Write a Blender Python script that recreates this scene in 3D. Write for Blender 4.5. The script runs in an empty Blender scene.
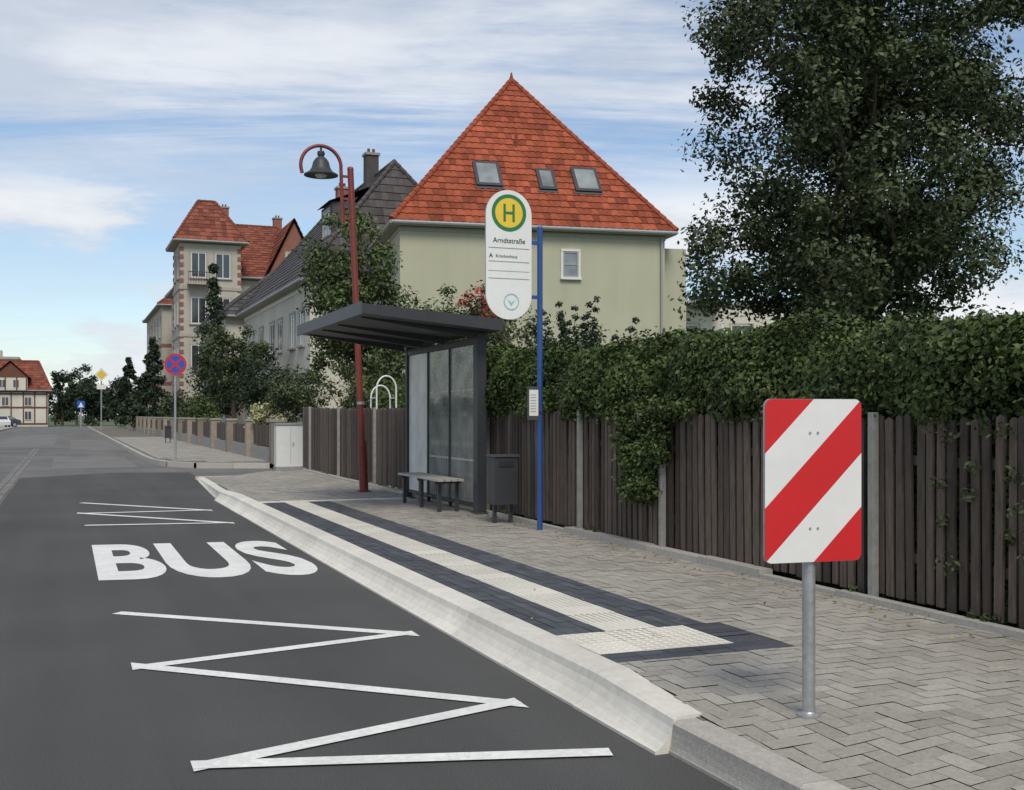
import bpy, math, random
import numpy as np
from mathutils import Vector, Matrix
R=math.radians
random.seed(7); rng=np.random.default_rng(7)
sc=bpy.context.scene
col=sc.collection
# ------------------------------------------------------------ materials
def nn(nt,t,**k):
    n=nt.nodes.new(t)
    for a,b in k.items(): setattr(n,a,b)
    return n
def mat(name,c,rough=.7,var=.15,scale=6,detail=6,bump=0,bscale=60,metal=0,c2=None,tint=0,spec=.5,big=0,bigscale=.6,stretch=None,bigstretch=None,streak=0):
    m=bpy.data.materials.new(name); m.use_nodes=True
    nt=m.node_tree; L=nt.links; b=nt.nodes['Principled BSDF']
    b.inputs['Roughness'].default_value=rough; b.inputs['Metallic'].default_value=metal
    b.inputs['Specular IOR Level'].default_value=spec
    tc=nn(nt,'ShaderNodeTexCoord')
    vec=tc.outputs['Object']
    if stretch:
        mp=nn(nt,'ShaderNodeMapping'); mp.inputs['Scale'].default_value=stretch
        L.new(vec,mp.inputs['Vector']); vec=mp.outputs['Vector']
    n=nn(nt,'ShaderNodeTexNoise'); n.inputs['Scale'].default_value=scale; n.inputs['Detail'].default_value=detail
    n.inputs['Roughness'].default_value=.65
    L.new(vec,n.inputs['Vector'])
    mr=nn(nt,'ShaderNodeMapRange'); mr.inputs[1].default_value=.3; mr.inputs[2].default_value=.7
    mr.inputs[3].default_value=0; mr.inputs[4].default_value=1
    L.new(n.outputs['Fac'],mr.inputs[0])
    mx=nn(nt,'ShaderNodeMix',data_type='RGBA')
    ca=tuple(x*(1-var) for x in c); cb=tuple(min(1,x*(1+var)) for x in (c2 or c))
    mx.inputs[6].default_value=(*ca,1); mx.inputs[7].default_value=(*cb,1)
    L.new(mr.outputs[0],mx.inputs[0]); out=mx.outputs[2]
    def scaleby(out,fac):
        vm=nn(nt,'ShaderNodeVectorMath',operation='SCALE'); L.new(out,vm.inputs[0]); L.new(fac,vm.inputs[3]); return vm.outputs[0]
    def addnoise(out,sc_,amp,st=None,lo=.3,hi=.7):
        n2=nn(nt,'ShaderNodeTexNoise'); n2.inputs['Scale'].default_value=sc_; n2.inputs['Detail'].default_value=5
        v=tc.outputs['Object']
        if st:
            q=nn(nt,'ShaderNodeMapping'); q.inputs['Scale'].default_value=st; L.new(v,q.inputs['Vector']); v=q.outputs['Vector']
        L.new(v,n2.inputs['Vector'])
        m2=nn(nt,'ShaderNodeMapRange'); m2.inputs[1].default_value=lo; m2.inputs[2].default_value=hi
        m2.inputs[3].default_value=1-amp; m2.inputs[4].default_value=1+amp
        L.new(n2.outputs['Fac'],m2.inputs[0]); return scaleby(out,m2.outputs[0])
    if big: out=addnoise(out,bigscale,big)
    if streak: out=addnoise(out,1.0,streak,bigstretch)
    if tint:
        at=nn(nt,'ShaderNodeAttribute',attribute_name='tint')
        m3=nn(nt,'ShaderNodeMapRange'); m3.inputs[3].default_value=1-tint; m3.inputs[4].default_value=1+tint
        L.new(at.outputs['Fac'],m3.inputs[0]); out=scaleby(out,m3.outputs[0])
    L.new(out,b.inputs['Base Color'])
    if bump:
        n4=nn(nt,'ShaderNodeTexNoise'); n4.inputs['Scale'].default_value=bscale; n4.inputs['Detail'].default_value=4
        L.new(vec,n4.inputs['Vector'])
        bp=nn(nt,'ShaderNodeBump'); bp.inputs['Strength'].default_value=bump; bp.inputs['Distance'].default_value=.01
        L.new(n4.outputs['Fac'],bp.inputs['Height']); L.new(bp.outputs[0],b.inputs['Normal'])
    return m
def glassmat(name,c,op,rough=.03):
    m=bpy.data.materials.new(name); m.use_nodes=True; nt=m.node_tree; L=nt.links
    b=nt.nodes['Principled BSDF']; b.inputs['Base Color'].default_value=(*c,1); b.inputs['Roughness'].default_value=rough
    t=nn(nt,'ShaderNodeBsdfTransparent'); t.inputs[0].default_value=(.95,.97,.96,1)
    ms=nn(nt,'ShaderNodeMixShader')
    n=nn(nt,'ShaderNodeTexNoise'); n.inputs['Scale'].default_value=2.6; n.inputs['Detail'].default_value=4
    tc=nn(nt,'ShaderNodeTexCoord'); L.new(tc.outputs['Object'],n.inputs['Vector'])
    mr=nn(nt,'ShaderNodeMapRange'); mr.inputs[1].default_value=.3; mr.inputs[2].default_value=.7; mr.inputs[3].default_value=op-.14; mr.inputs[4].default_value=min(1,op+.14)
    L.new(n.outputs['Fac'],mr.inputs[0]); L.new(mr.outputs[0],ms.inputs[0])
    L.new(t.outputs[0],ms.inputs[1]); L.new(b.outputs[0],ms.inputs[2]); L.new(ms.outputs[0],nt.nodes['Material Output'].inputs['Surface'])
    return m
M={}
M['asphalt']=mat('asphalt_new',(.078,.077,.074),.9,.42,130,4,.5,200,big=.12,bigscale=.5,spec=.25,streak=.13,bigstretch=(1.6,.08,1))
M['asphalt_old']=mat('asphalt_old',(.145,.142,.135),.92,.3,80,5,.3,200,big=.2,bigscale=.35,spec=.2,streak=.1,bigstretch=(1.2,.08,1))
M['patch']=mat('asphalt_patch',(.17,.166,.158),.92,.2,90,5,.3,200,big=.15,spec=.2)
M['cobble']=mat('cobble',(.16,.15,.14),.85,.3,9,3,.6,12,tint=.25)
M['ground']=mat('ground_soil',(.08,.1,.045),.95,.3,1.2,6,big=.2)
M['lawn']=mat('lawn',(.06,.1,.03),.95,.35,8,6,.5,60)
M['paint']=mat('road_paint',(.72,.71,.67),.6,.16,30,7,.2,200,big=.09,bigscale=3)
M['paver']=mat('paver',(.31,.29,.25),.88,.16,40,5,.25,180,tint=.17,big=.13,bigscale=.9)
M['joint']=mat('joint',(.14,.128,.105),.95,.2,60)
M['slab_dark']=mat('slab_dark',(.075,.082,.092),.85,.18,40,5,.2,160,tint=.25,spec=.25,big=.1)
M['slab_white']=mat('slab_white',(.62,.59,.51),.8,.08,30,5,.15,100,tint=.08,big=.07,bigscale=2)
M['kerb_white']=mat('kerb_white',(.62,.59,.52),.8,.1,14,7,.15,120,tint=.07,big=.08,bigscale=1.6)
M['kerb_grey']=mat('kerb_grey',(.40,.375,.33),.88,.16,30,6,.3,120,tint=.1)
M['wood']=mat('fence_wood',(.088,.067,.053),.88,.38,9,6,.4,40,tint=.5,stretch=(4,4,.5))
M['concrete']=mat('concrete',(.28,.27,.25),.9,.2,12,6,.3,60)
M['leaf']=mat('leaf',(.058,.076,.032),.6,.2,2,2,tint=.65,spec=.3)
M['leaf_hedge']=mat('leaf_hedge',(.064,.092,.027),.6,.2,2,2,tint=.65,spec=.25)
M['leaf_lime']=mat('leaf_lime',(.08,.11,.04),.6,.2,2,2,tint=.55,spec=.25)
M['leaf_dark']=mat('leaf_dark',(.032,.05,.028),.7,.2,2,2,tint=.55,spec=.2)
M['leaf_yel']=mat('leaf_yellow',(.38,.37,.2),.6,.2,2,2,tint=.4)
M['leaf_dry']=mat('leaf_dry',(.22,.16,.06),.7,.3,2,2,tint=.5)
M['flower']=mat('flower_red',(.35,.05,.03),.6,.2,2,2,tint=.4)
M['core']=mat('hedge_core',(.012,.02,.007),1,.3,8)  # near-black: shade between the leaves is painted in
M['bark']=mat('bark',(.09,.07,.05),.95,.3,14,6,.6,30)
M['metal']=mat('galvanised',(.42,.43,.43),.45,.18,25,5,metal=.65)
M['anth']=mat('anthracite',(.04,.042,.046),.5,.12,8,spec=.4)
M['anth2']=mat('anthracite_panel',(.065,.068,.075),.5,.12,8,spec=.4)
M['red_pole']=mat('red_pole',(.19,.032,.024),.5,.18,10)
M['blue_pole']=mat('blue_pole',(.018,.07,.24),.4,.1,10)
M['sign_red']=mat('sign_red',(.58,.016,.018),.4,.05,6,big=.04)
M['sign_white']=mat('sign_white',(.72,.72,.69),.4,.04,6,big=.03)
M['sign_green']=mat('sign_green',(.02,.17,.06),.4,.04,6)
M['sign_yellow']=mat('sign_yellow',(.75,.52,.03),.4,.04,6)
M['sign_blue']=mat('sign_blue',(.015,.09,.4),.4,.04,6)
M['black']=mat('black_text',(.03,.035,.04),.6,.05,6)
M['grey_t']=mat('grey_text',(.3,.31,.32),.6,.05,6)
M['teal']=mat('teal_mark',(.25,.5,.52),.6,.05,6)
M['plaster_cream']=mat('plaster_cream',(.42,.41,.3),.92,.05,30,6,.25,40,big=.05,bigscale=.5,streak=.05,bigstretch=(1.5,1.5,.12))
M['plaster_white']=mat('plaster_white',(.56,.53,.45),.9,.05,20,6,.2,40,big=.06,streak=.06,bigstretch=(1.5,1.5,.12))
M['plaster_ochre']=mat('plaster_ochre',(.40,.37,.31),.9,.08,10,6,big=.1,streak=.1,bigstretch=(1.5,1.5,.12))
M['brick_red']=mat('brick_red',(.24,.1,.07),.9,.2,8,6)
M['pier']=mat('rendered_pier',(.24,.2,.16),.9,.2,8,6,tint=.35)
M['tile_red']=mat('tile_red',(.27,.068,.034),.85,.18,5,5,tint=.34,big=.18,bigscale=.5,spec=.2)
M['tile_old']=mat('tile_old',(.19,.062,.04),.85,.2,5,5,tint=.34,big=.18,bigscale=.4,spec=.2)
M['slate']=mat('slate',(.062,.058,.057),.8,.2,5,5,tint=.35,big=.2)
M['frame']=mat('window_frame',(.66,.66,.63),.5,.04,6)
M['trim']=mat('stone_trim',(.36,.33,.28),.85,.1,8)
M['timber']=mat('timber',(.13,.05,.03),.8,.15,8)
M['bench']=mat('bench_wood',(.40,.38,.34),.6,.15,20)
M['carwhite']=mat('car_paint',(.6,.6,.6),.3,.02,4)
M['cardark']=mat('car_paint_dark',(.05,.06,.08),.3,.02,4)
M['rubber']=mat('rubber',(.02,.02,.02),.8,.1,4)
M['wglass']=mat('window_glass',(.035,.04,.045),.06,.4,.8,2,spec=.8)
M['wglass_l']=mat('window_glass_bright',(.2,.22,.22),.08,.45,.9,2,spec=.8)
M['glass']=glassmat('shelter_glass',(.44,.46,.44),.36)  # pale grey, mottled opacity: reflections painted into the panes
M['frost']=glassmat('shelter_frosted',(.74,.75,.73),.84,.3)
# ------------------------------------------------------------ mesh helpers
def empty(name,loc=(0,0,0),rz=0):
    o=bpy.data.objects.new(name,None); o.location=loc; o.rotation_euler=(0,0,rz); o.empty_display_size=.3
    col.objects.link(o); return o
class MB:
    def __init__(s): s.v=[];s.f=[];s.m=[];s.t=[];s.ms=[]
    def mi(s,m):
        m=M[m] if isinstance(m,str) else m
        if m not in s.ms: s.ms.append(m)
        return s.ms.index(m)
    def poly(s,pts,m,t=.5):
        b=len(s.v); s.v+= [tuple(p) for p in pts]; s.f.append(tuple(range(b,b+len(pts)))); s.m.append(s.mi(m)); s.t.append(t)
    def box(s,x0,x1,y0,y1,z0,z1,m,t=.5,top=None,T=None):
        d=top or 0
        P=[(x0,y0,z0),(x1,y0,z0),(x1,y1,z0),(x0,y1,z0),(x0+d,y0+d,z1),(x1-d,y0+d,z1),(x1-d,y1-d,z1),(x0+d,y1-d,z1)]
        if T: P=[T(p) for p in P]
        b=len(s.v); s.v+=P
        for f in ((3,2,1,0),(4,5,6,7),(0,1,5,4),(1,2,6,5),(2,3,7,6),(3,0,4,7)):
            s.f.append(tuple(b+i for i in f)); s.m.append(s.mi(m)); s.t.append(t)
    def tube(s,pts,r,m,n=12,cap=True,r2=None):
        pts=[Vector(p) for p in pts]; k=len(pts)
        rs=[r+( (r2-r)*i/(k-1) if r2 is not None else 0) for i in range(k)] if not isinstance(r,(list,tuple)) else r
        b=len(s.v); prev=None
        for i,p in enumerate(pts):
            d=(pts[min(i+1,k-1)]-pts[max(i-1,0)]).normalized()
            if prev is None:
                a=d.orthogonal().normalized()
            else:
                a=(prev-d*prev.dot(d)).normalized()
            prev=a; c=d.cross(a)
            for j in range(n):
                an=2*math.pi*j/n
                s.v.append(tuple(p+(a*math.cos(an)+c*math.sin(an))*rs[i]))
        for i in range(k-1):
            for j in range(n):
                s.f.append((b+i*n+j,b+i*n+(j+1)%n,b+(i+1)*n+(j+1)%n,b+(i+1)*n+j)); s.m.append(s.mi(m)); s.t.append(.5)
        if cap:
            s.f.append(tuple(b+j for j in range(n))[::-1]); s.m.append(s.mi(m)); s.t.append(.5)
            s.f.append(tuple(b+(k-1)*n+j for j in range(n))); s.m.append(s.mi(m)); s.t.append(.5)
    def lathe(s,c,prof,m,n=24):
        b=len(s.v)
        for (r,z) in prof:
            for j in range(n):
                an=2*math.pi*j/n; s.v.append((c[0]+r*math.cos(an),c[1]+r*math.sin(an),c[2]+z))
        for i in range(len(prof)-1):
            for j in range(n):
                s.f.append((b+i*n+j,b+i*n+(j+1)%n,b+(i+1)*n+(j+1)%n,b+(i+1)*n+j)); s.m.append(s.mi(m)); s.t.append(.5)
    def done(s,name,parent=None,smooth=False,bevel=0):
        me=bpy.data.meshes.new(name); me.from_pydata(s.v,[],s.f)
        for m in s.ms: me.materials.append(m)
        me.polygons.foreach_set('material_index',s.m)
        a=me.attributes.new('tint','FLOAT','FACE'); a.data.foreach_set('value',s.t)
        if smooth: me.polygons.foreach_set('use_smooth',[True]*len(s.f))
        me.update()
        o=bpy.data.objects.new(name,me); col.objects.link(o)
        if smooth:
            try:
                me.set_sharp_from_angle(angle=R(40))
            except Exception: pass
        if bevel:
            bm=o.modifiers.new('bev','BEVEL'); bm.width=bevel; bm.segments=2; bm.limit_method='ANGLE'
        if parent: o.parent=parent
        return o
def clip(poly,a,b,c):
    out=[]
    for i in range(len(poly)):
        p=poly[i];q=poly[(i+1)%len(poly)]
        dp=a*p[0]+b*p[1]+c; dq=a*q[0]+b*q[1]+c
        if dp>=0: out.append(p)
        if dp*dq<0:
            t=dp/(dp-dq); out.append((p[0]+(q[0]-p[0])*t,p[1]+(q[1]-p[1])*t))
    return out
def rrect(x0,x1,z0,z1,r,n=8):
    P=[]
    for cx,cz,a0 in ((x1-r,z1-r,0),(x0+r,z1-r,90),(x0+r,z0+r,180),(x1-r,z0+r,270)):
        for i in range(n+1):
            a=R(a0+90*i/n); P.append((cx+r*math.cos(a),cz+r*math.sin(a)))
    return P
def circ(cx,cz,r,n=32): return [(cx+r*math.cos(2*math.pi*i/n),cz+r*math.sin(2*math.pi*i/n)) for i in range(n)]
def plate(mb,P,y,m,th=0,mback=None):
    mb.poly([(x,y,z) for x,z in P][::1],m)
    if th:
        mb.poly([(x,y+th,z) for x,z in P][::-1],mback or m)
        for i in range(len(P)):
            a=P[i];b=P[(i+1)%len(P)]
            mb.poly([(a[0],y,a[1]),(a[0],y+th,a[1]),(b[0],y+th,b[1]),(b[0],y,b[1])],mback or m)
def ring(mb,cx,cz,r0,r1,y,m,n=40):
    for i in range(n):
        a=2*math.pi*i/n;b=2*math.pi*(i+1)/n
        mb.poly([(cx+r1*math.cos(a),y,cz+r1*math.sin(a)),(cx+r1*math.cos(b),y,cz+r1*math.sin(b)),(cx+r0*math.cos(b),y,cz+r0*math.sin(b)),(cx+r0*math.cos(a),y,cz+r0*math.sin(a))],m)
def text_pts(body,bold=0):
    cu=bpy.data.curves.new('t','FONT'); cu.body=body; cu.offset=bold; cu.resolution_u=6
    o=bpy.data.objects.new('t',cu); col.objects.link(o)
    dg=bpy.context.evaluated_depsgraph_get(); dg.update()
    me=o.evaluated_get(dg).to_mesh()
    V=np.array([v.co[:] for v in me.vertices]); F=[tuple(p.vertices) for p in me.polygons]
    o.evaluated_get(dg).to_mesh_clear(); bpy.data.objects.remove(o)
    V[:,0]-=V[:,0].min(); w=V[:,0].max(); y0=V[:,1].min(); h=V[:,1].max()-y0
    return V,F,w,y0,h
def text_sign(name,body,x,y,z,width,m,parent,bold=0,align='L'):
    V,F,w,y0,h=text_pts(body,bold); k=width/w
    x0=x if align=='L' else x-width/2
    mb=MB(); i=mb.mi(m)
    mb.v=[(x0+v[0]*k,y,z+v[1]*k) for v in V]; mb.f=F; mb.m=[i]*len(F); mb.t=[.5]*len(F)
    return mb.done(name,parent)
# ------------------------------------------------------------ foliage
def leaves(name,clumps,per,size,m,parent=None,seed=1,aspect=.55):
    g=np.random.default_rng(seed)
    C=np.array([c[:3] for c in clumps]); Rr=np.array([c[3] for c in clumps],float)
    n=len(C); idx=np.repeat(np.arange(n),per); N=len(idx)
    d=g.normal(size=(N,3)); d/=np.linalg.norm(d,axis=1)[:,None]
    r=g.random(N)**.45*Rr[idx]*(.75+.5*g.random(N))
    P=C[idx]+d*r[:,None]*np.array([1,1,.8])
    nrm=d*.6+g.normal(size=(N,3))*.6+np.array([0,0,.5]); nrm/=np.linalg.norm(nrm,axis=1)[:,None]
    ct=g.random(n)
    t=.5+(ct[idx]-.5)*.5+(g.random(N)-.5)*.6+ d[:,2]*.1
    return leafmesh(name,P,nrm,size,np.clip(t,0,1),m,parent,g,aspect)
def leafmesh(name,P,nrm,size,t,m,parent,g,aspect=.55):
    N=len(P)
    a=np.cross(nrm,g.normal(size=(N,3))); a/=np.linalg.norm(a,axis=1)[:,None]+1e-9
    b=np.cross(nrm,a)
    s=(size*(.6+.8*g.random(N)))[:,None]
    V=np.empty((N,4,3)); V[:,0]=P-a*s*.5; V[:,1]=P-b*s*.5*aspect+nrm*s*.08; V[:,2]=P+a*s*.5; V[:,3]=P+b*s*.5*aspect+nrm*s*.08
    me=bpy.data.meshes.new(name); me.vertices.add(4*N); me.vertices.foreach_set('co',V.ravel())
    me.loops.add(4*N); me.loops.foreach_set('vertex_index',np.arange(4*N,dtype=np.int32))
    me.polygons.add(N); me.polygons.foreach_set('loop_start',np.arange(0,4*N,4,dtype=np.int32))
    me.update(calc_edges=True)
    at=me.attributes.new('tint','FLOAT','FACE'); at.data.foreach_set('value',t.astype(np.float32))
    me.materials.append(M[m]); o=bpy.data.objects.new(name,me); col.objects.link(o)
    if parent: o.parent=parent
    return o
def ell(c,rad,n,rc,g,power=.45):
    out=[]
    for i in range(n):
        d=g.normal(size=3); d/=np.linalg.norm(d); r=g.random()**power
        w=1+.16*math.sin(3*math.atan2(d[1],d[0])+c[0])+.12*math.sin(5*d[2]+c[1]*3)
        p=np.array(c)+d*r*np.array(rad)*w
        out.append((*p,rc*(.65+.7*g.random())))
    return out
def cone(c,rb,h,n,rc,g):
    out=[]
    for i in range(n):
        t=g.random()**1.5; a=g.random()*6.283; r=rb*(1-t)*(.35+.75*g.random())
        out.append((c[0]+r*math.cos(a),c[1]+r*math.sin(a),c[2]+t*h,rc*(.45+.9*(1-t))))
    return out
def tree(name,base,cl,per,size,m,seed,tr=.15,limbs=14,fork=None):
    root=empty(name,(0,0,0)); g=random.Random(seed); mb=MB()
    C=np.array([c[:3] for c in cl]); cen=C.mean(0); top=C[:,2].max(); low=C[:,2].min()
    fz=fork if fork else low+.3
    b=Vector(base)
    tp=[b,Vector((b.x+.05,b.y,b.z+(fz-b.z)*.5)),Vector((b.x*.8+cen[0]*.2,b.y*.8+cen[1]*.2,fz)),Vector((cen[0],cen[1],(fz+top)/2)),Vector((cen[0]+.1,cen[1],top-.2))]
    mb.tube(tp,[tr*1.25,tr,tr*.85,tr*.5,tr*.12],'bark',9)
    for i in range(limbs):
        c=Vector(cl[g.randrange(len(cl))][:3]); k=g.uniform(0,.75); s=tp[2].lerp(tp[4],k)
        mid=s.lerp(c,.5)+Vector((0,0,.15*(c-s).length)); 
        mb.tube([s,mid,c],[tr*.42*(1-k*.5),tr*.25,tr*.06],'bark',6)
    mb.done('trunk_and_limbs',root,True)
    leaves('crown',cl,per,size,m,root,seed)
    return root
# ------------------------------------------------------------ world
w=bpy.data.worlds.new('World'); sc.world=w; w.use_nodes=True; nt=w.node_tree; L=nt.links
bg=nt.nodes['Background']
SEL,SAZ=R(52),R(190)
sky=nn(nt,'ShaderNodeTexSky',sky_type='NISHITA'); sky.sun_disc=False; sky.sun_elevation=SEL; sky.sun_rotation=SAZ
sky.air_density=1.0; sky.dust_density=.4; sky.ozone_density=2.0
tc=nn(nt,'ShaderNodeTexCoord'); sp=nn(nt,'ShaderNodeSeparateXYZ'); L.new(tc.outputs['Generated'],sp.inputs[0])
def mth(op,a,b=None,c=None):
    n=nn(nt,'ShaderNodeMath',operation=op)
    for i,x in enumerate((a,b,c)):
        if x is None: continue
        if isinstance(x,(int,float)): n.inputs[i].default_value=x
        else: L.new(x,n.inputs[i])
    return n.outputs[0]
def mrange(src,a,b,c,d,smooth=True):
    n=nn(nt,'ShaderNodeMapRange'); 
    if smooth: n.interpolation_type='SMOOTHSTEP'
    for i,v in enumerate((a,b,c,d)): n.inputs[i+1].default_value=v
    L.new(src,n.inputs[0]); return n.outputs[0]
zz=mth('MAXIMUM',sp.outputs[2],0.0); den=mth('ADD',zz,.16)
cx=mth('DIVIDE',sp.outputs[0],den); cy=mth('DIVIDE',sp.outputs[1],den)
ph=R(17)
ca=mth('SUBTRACT',mth('MULTIPLY',cx,math.cos(ph)),mth('MULTIPLY',cy,math.sin(ph)))
cb_=mth('ADD',mth('MULTIPLY',cx,math.sin(ph)),mth('MULTIPLY',cy,math.cos(ph)))
cb=nn(nt,'ShaderNodeCombineXYZ'); L.new(mth('MULTIPLY',ca,.6),cb.inputs[0]); L.new(mth('MULTIPLY',cb_,2.3),cb.inputs[1]); cb.inputs[2].default_value=4.3
n1=nn(nt,'ShaderNodeTexNoise'); n1.inputs['Scale'].default_value=1.0; n1.inputs['Detail'].default_value=8; n1.inputs['Roughness'].default_value=.66; n1.inputs['Distortion'].default_value=.35
L.new(cb.outputs[0],n1.inputs['Vector'])
hi=mth('MULTIPLY',mrange(n1.outputs['Fac'],.38,.62,.06,.82),mrange(zz,.14,.26,.35,1.0))
mp2=nn(nt,'ShaderNodeMapping'); mp2.inputs['Scale'].default_value=(2.6,2.6,11); mp2.inputs['Location'].default_value=(.4,2.9,.15)
L.new(tc.outputs['Generated'],mp2.inputs[0])
n2=nn(nt,'ShaderNodeTexNoise'); n2.inputs['Scale'].default_value=1.0; n2.inputs['Detail'].default_value=8; n2.inputs['Roughness'].default_value=.6
L.new(mp2.outputs[0],n2.inputs['Vector'])
low=mth('MULTIPLY',mrange(n2.outputs['Fac'],.42,.54,0,.95),mrange(zz,.23,.17,0,1))
hz=mrange(zz,.12,0,0,.4,False)
cl=mth('MAXIMUM',mth('MAXIMUM',hi,low),hz)
# cloud shade: grey-blue undersides to white
cc=nn(nt,'ShaderNodeMix',data_type='RGBA'); cc.inputs[6].default_value=(4.7,5.1,5.7,1); cc.inputs[7].default_value=(6.9,7.0,7.15,1)
L.new(mrange(n2.outputs['Fac'],.40,.66,0,1),cc.inputs[0])
mxs=nn(nt,'ShaderNodeMix',data_type='RGBA'); L.new(cl,mxs.inputs[0]); L.new(sky.outputs[0],mxs.inputs[6]); L.new(cc.outputs[2],mxs.inputs[7])
L.new(mxs.outputs[2],bg.inputs[0]); bg.inputs[1].default_value=.135
sun=bpy.data.lights.new('sun','SUN'); sun.energy=2.7; sun.angle=R(24); sun.color=(1,.93,.82)
so=bpy.data.objects.new('sun',sun); col.objects.link(so)
sd=Vector((math.sin(SAZ)*math.cos(SEL),math.cos(SAZ)*math.cos(SEL),math.sin(SEL)))
so.rotation_euler=(-sd).to_track_quat('-Z','Y').to_euler()
sc.view_settings.view_transform='Standard'; sc.view_settings.look='None'; sc.view_settings.exposure=0
# ------------------------------------------------------------ camera
cam=bpy.data.cameras.new('camera'); cam.lens=39.2; cam.sensor_width=36; cam.shift_y=20/1024; cam.clip_end=6000
co=bpy.data.objects.new('camera',cam); col.objects.link(co); co.location=(0,0,1.56); co.rotation_euler=(R(90),0,-R(21.8)); sc.camera=co
# ------------------------------------------------------------ ground, road
def sheet(name,rects,m):
    mb=MB()
    for x0,x1,y0,y1,z in rects: mb.poly([(x0,y0,z),(x1,y0,z),(x1,y1,z),(x0,y1,z)],m)
    return mb.done(name)
sheet('ground',[(-3000,3000,-3000,3000,-.03)],'ground')
sheet('road',[(-5.8,3.1,-30,155,-.004),(3.1,5.6,27.6,42,-.004)],'asphalt_old')
sheet('cross_street',[(-60,60,155,162,-.004)],'asphalt_old')
mb=MB(); mb.poly([(-1.06,-30,0),(3.1,-30,0),(3.1,31.4,0),(1.1,32.0,0),(-1.06,30.2,0)],'asphalt'); mb.done('asphalt_lane')
sheet('asphalt_patch',[(-.4,2.0,35,44,0),(.2,2.4,53,76,0),(-3.5,-.6,60,95,0)],'patch')
sheet('garden_lawn',[(5.62,80,-20,28,.1),(5.64,80,33,150,.1),(7.6,80,28,33,.1)],'lawn')
sheet('driveway',[(5.6,7.6,28,33,.02)],'asphalt_old')
mb=MB(); y=14
while y<56:
    x=-1.4
    while x<-1.09:
        mb.box(x,x+.14,y,y+.14,0,.008,'cobble',random.random(),top=.012); x+=.155
    y+=.155
mb.done('cobble_gutter')
sheet('pavement',[(-9,-5.95,-20,150,.12)],'paver')
mb=MB(); mb.box(-5.95,-5.8,-20,150,-.01,.13,'kerb_grey'); mb.done('kerb')
# ------------------------------------------------------------ pavement (block paving)
def sm(t): t=max(0,min(1,t)); return t*t*(3-2*t)
def zp(x,y):
    return .18-.06*sm((5.0-y)/1.4)*sm((3.7-x)/.9)-.12*sm((y-20.8)/6.5)*sm((4.8-x)/1.3)
def kin(y):
    K=[(-4,2.80),(4.5,2.745),(5.4,2.85),(19.8,2.85),(20.9,2.77),(27.8,3.10)]
    for (a,b),(c,d) in zip(K,K[1:]):
        if y<=c: return b+(d-b)*(y-a)/(c-a)
    return 3.1
XE=5.46
def tiles(mb,rects,kind,m,z0=0,tw=.3,th=.3,j=.004):
    for (X0,X1,Y0,Y1) in rects:
        R_=[]
        if kind=='herr':
            wv=.1; 
            for i in range(int(math.floor(X0/wv))-2,int(X1/wv)+2):
                for k in range(int(math.floor(Y0/wv))-2,int(Y1/wv)+2):
                    q=(i-k)%4
                    if q==0: R_.append((i*wv,(i+2)*wv,k*wv,(k+1)*wv))
                    elif q==3: R_.append((i*wv,(i+1)*wv,k*wv,(k+2)*wv))
        else:
            nx=max(1,round((X1-X0)/tw)); ny=max(1,round((Y1-Y0)/th)); sx=(X1-X0)/nx; sy=(Y1-Y0)/ny
            for i in range(nx):
                for k in range(ny): R_.append((X0+i*sx,X0+(i+1)*sx,Y0+k*sy,Y0+(k+1)*sy))
        for a,b,c,d in R_:
            a=max(a,X0);b=min(b,X1);c=max(c,Y0);d=min(d,Y1)
            if b-a<.012 or d-c<.012: continue
            jj=j*(.8+.5*random.random())
            a+=jj/2;b-=jj/2;c+=jj/2;d-=jj/2
            e=kin((c+d)/2)
            if b<e+.01: continue
            a=max(a,e)
            dz=random.gauss(0,.0008)
            t=min(1,max(0,random.gauss(.5,.24)))
            mb.poly([(x,y,zp(x,y)+z0+dz+random.gauss(0,.0004)) for x,y in ((a,c),(b,c),(b,d),(a,d))],m,t)
mb=MB()
ya=-3
while ya<27.8:
    yb=min(ya+.3,27.8)
    for k in range(10):
        xa,xb=k/10,(k+1)/10
        def X(y,t): return kin(y)-.02+(XE+.02-kin(y))*t
        mb.poly([(X(ya,xa),ya,zp(X(ya,xa),ya)-.009),(X(ya,xb),ya,zp(X(ya,xb),ya)-.009),(X(yb,xb),yb,zp(X(yb,xb),yb)-.009),(X(yb,xa),yb,zp(X(yb,xa),yb)-.009)],'joint')
    ya+=.3
tiles(mb,[(3.93,XE,6.38,17.7),(4.04,XE,5.55,6.38),(2.6,XE,-3,5.55),(2.6,XE,18.0,27.8)],'herr','paver')
tiles(mb,[(2.85,3.20,6.38,17.7),(3.57,3.93,6.38,17.7)],'grid','slab_dark',0,.1,.2,.004)
tiles(mb,[(3.76,4.04,5.77,6.38),(2.85,4.04,5.55,5.77)],'grid','slab_dark',0,.2,.1,.004)
tiles(mb,[(3.20,3.57,6.38,17.7)],'grid','slab_white',0,.37,.3,.003)
tiles(mb,[(2.85,3.76,5.77,6.38)],'grid','slab_white',0,.30,.30,.003)
tiles(mb,[(2.85,5.3,17.7,18.0)],'grid','slab_white',0,.3,.3,.003)
for i in range(8):
    x=3.222+i*.0445
    mb.box(x,x+.02,6.39,17.68,.1815,.1850,'slab_white',top=.003)
for i in range(15):
    for k in range(10):
        mb.box(2.872+i*.06,2.902+i*.06,5.79+k*.06,5.82+k*.06,.1815,.186,'slab_white',top=.006)
mb.done('pavement')
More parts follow.
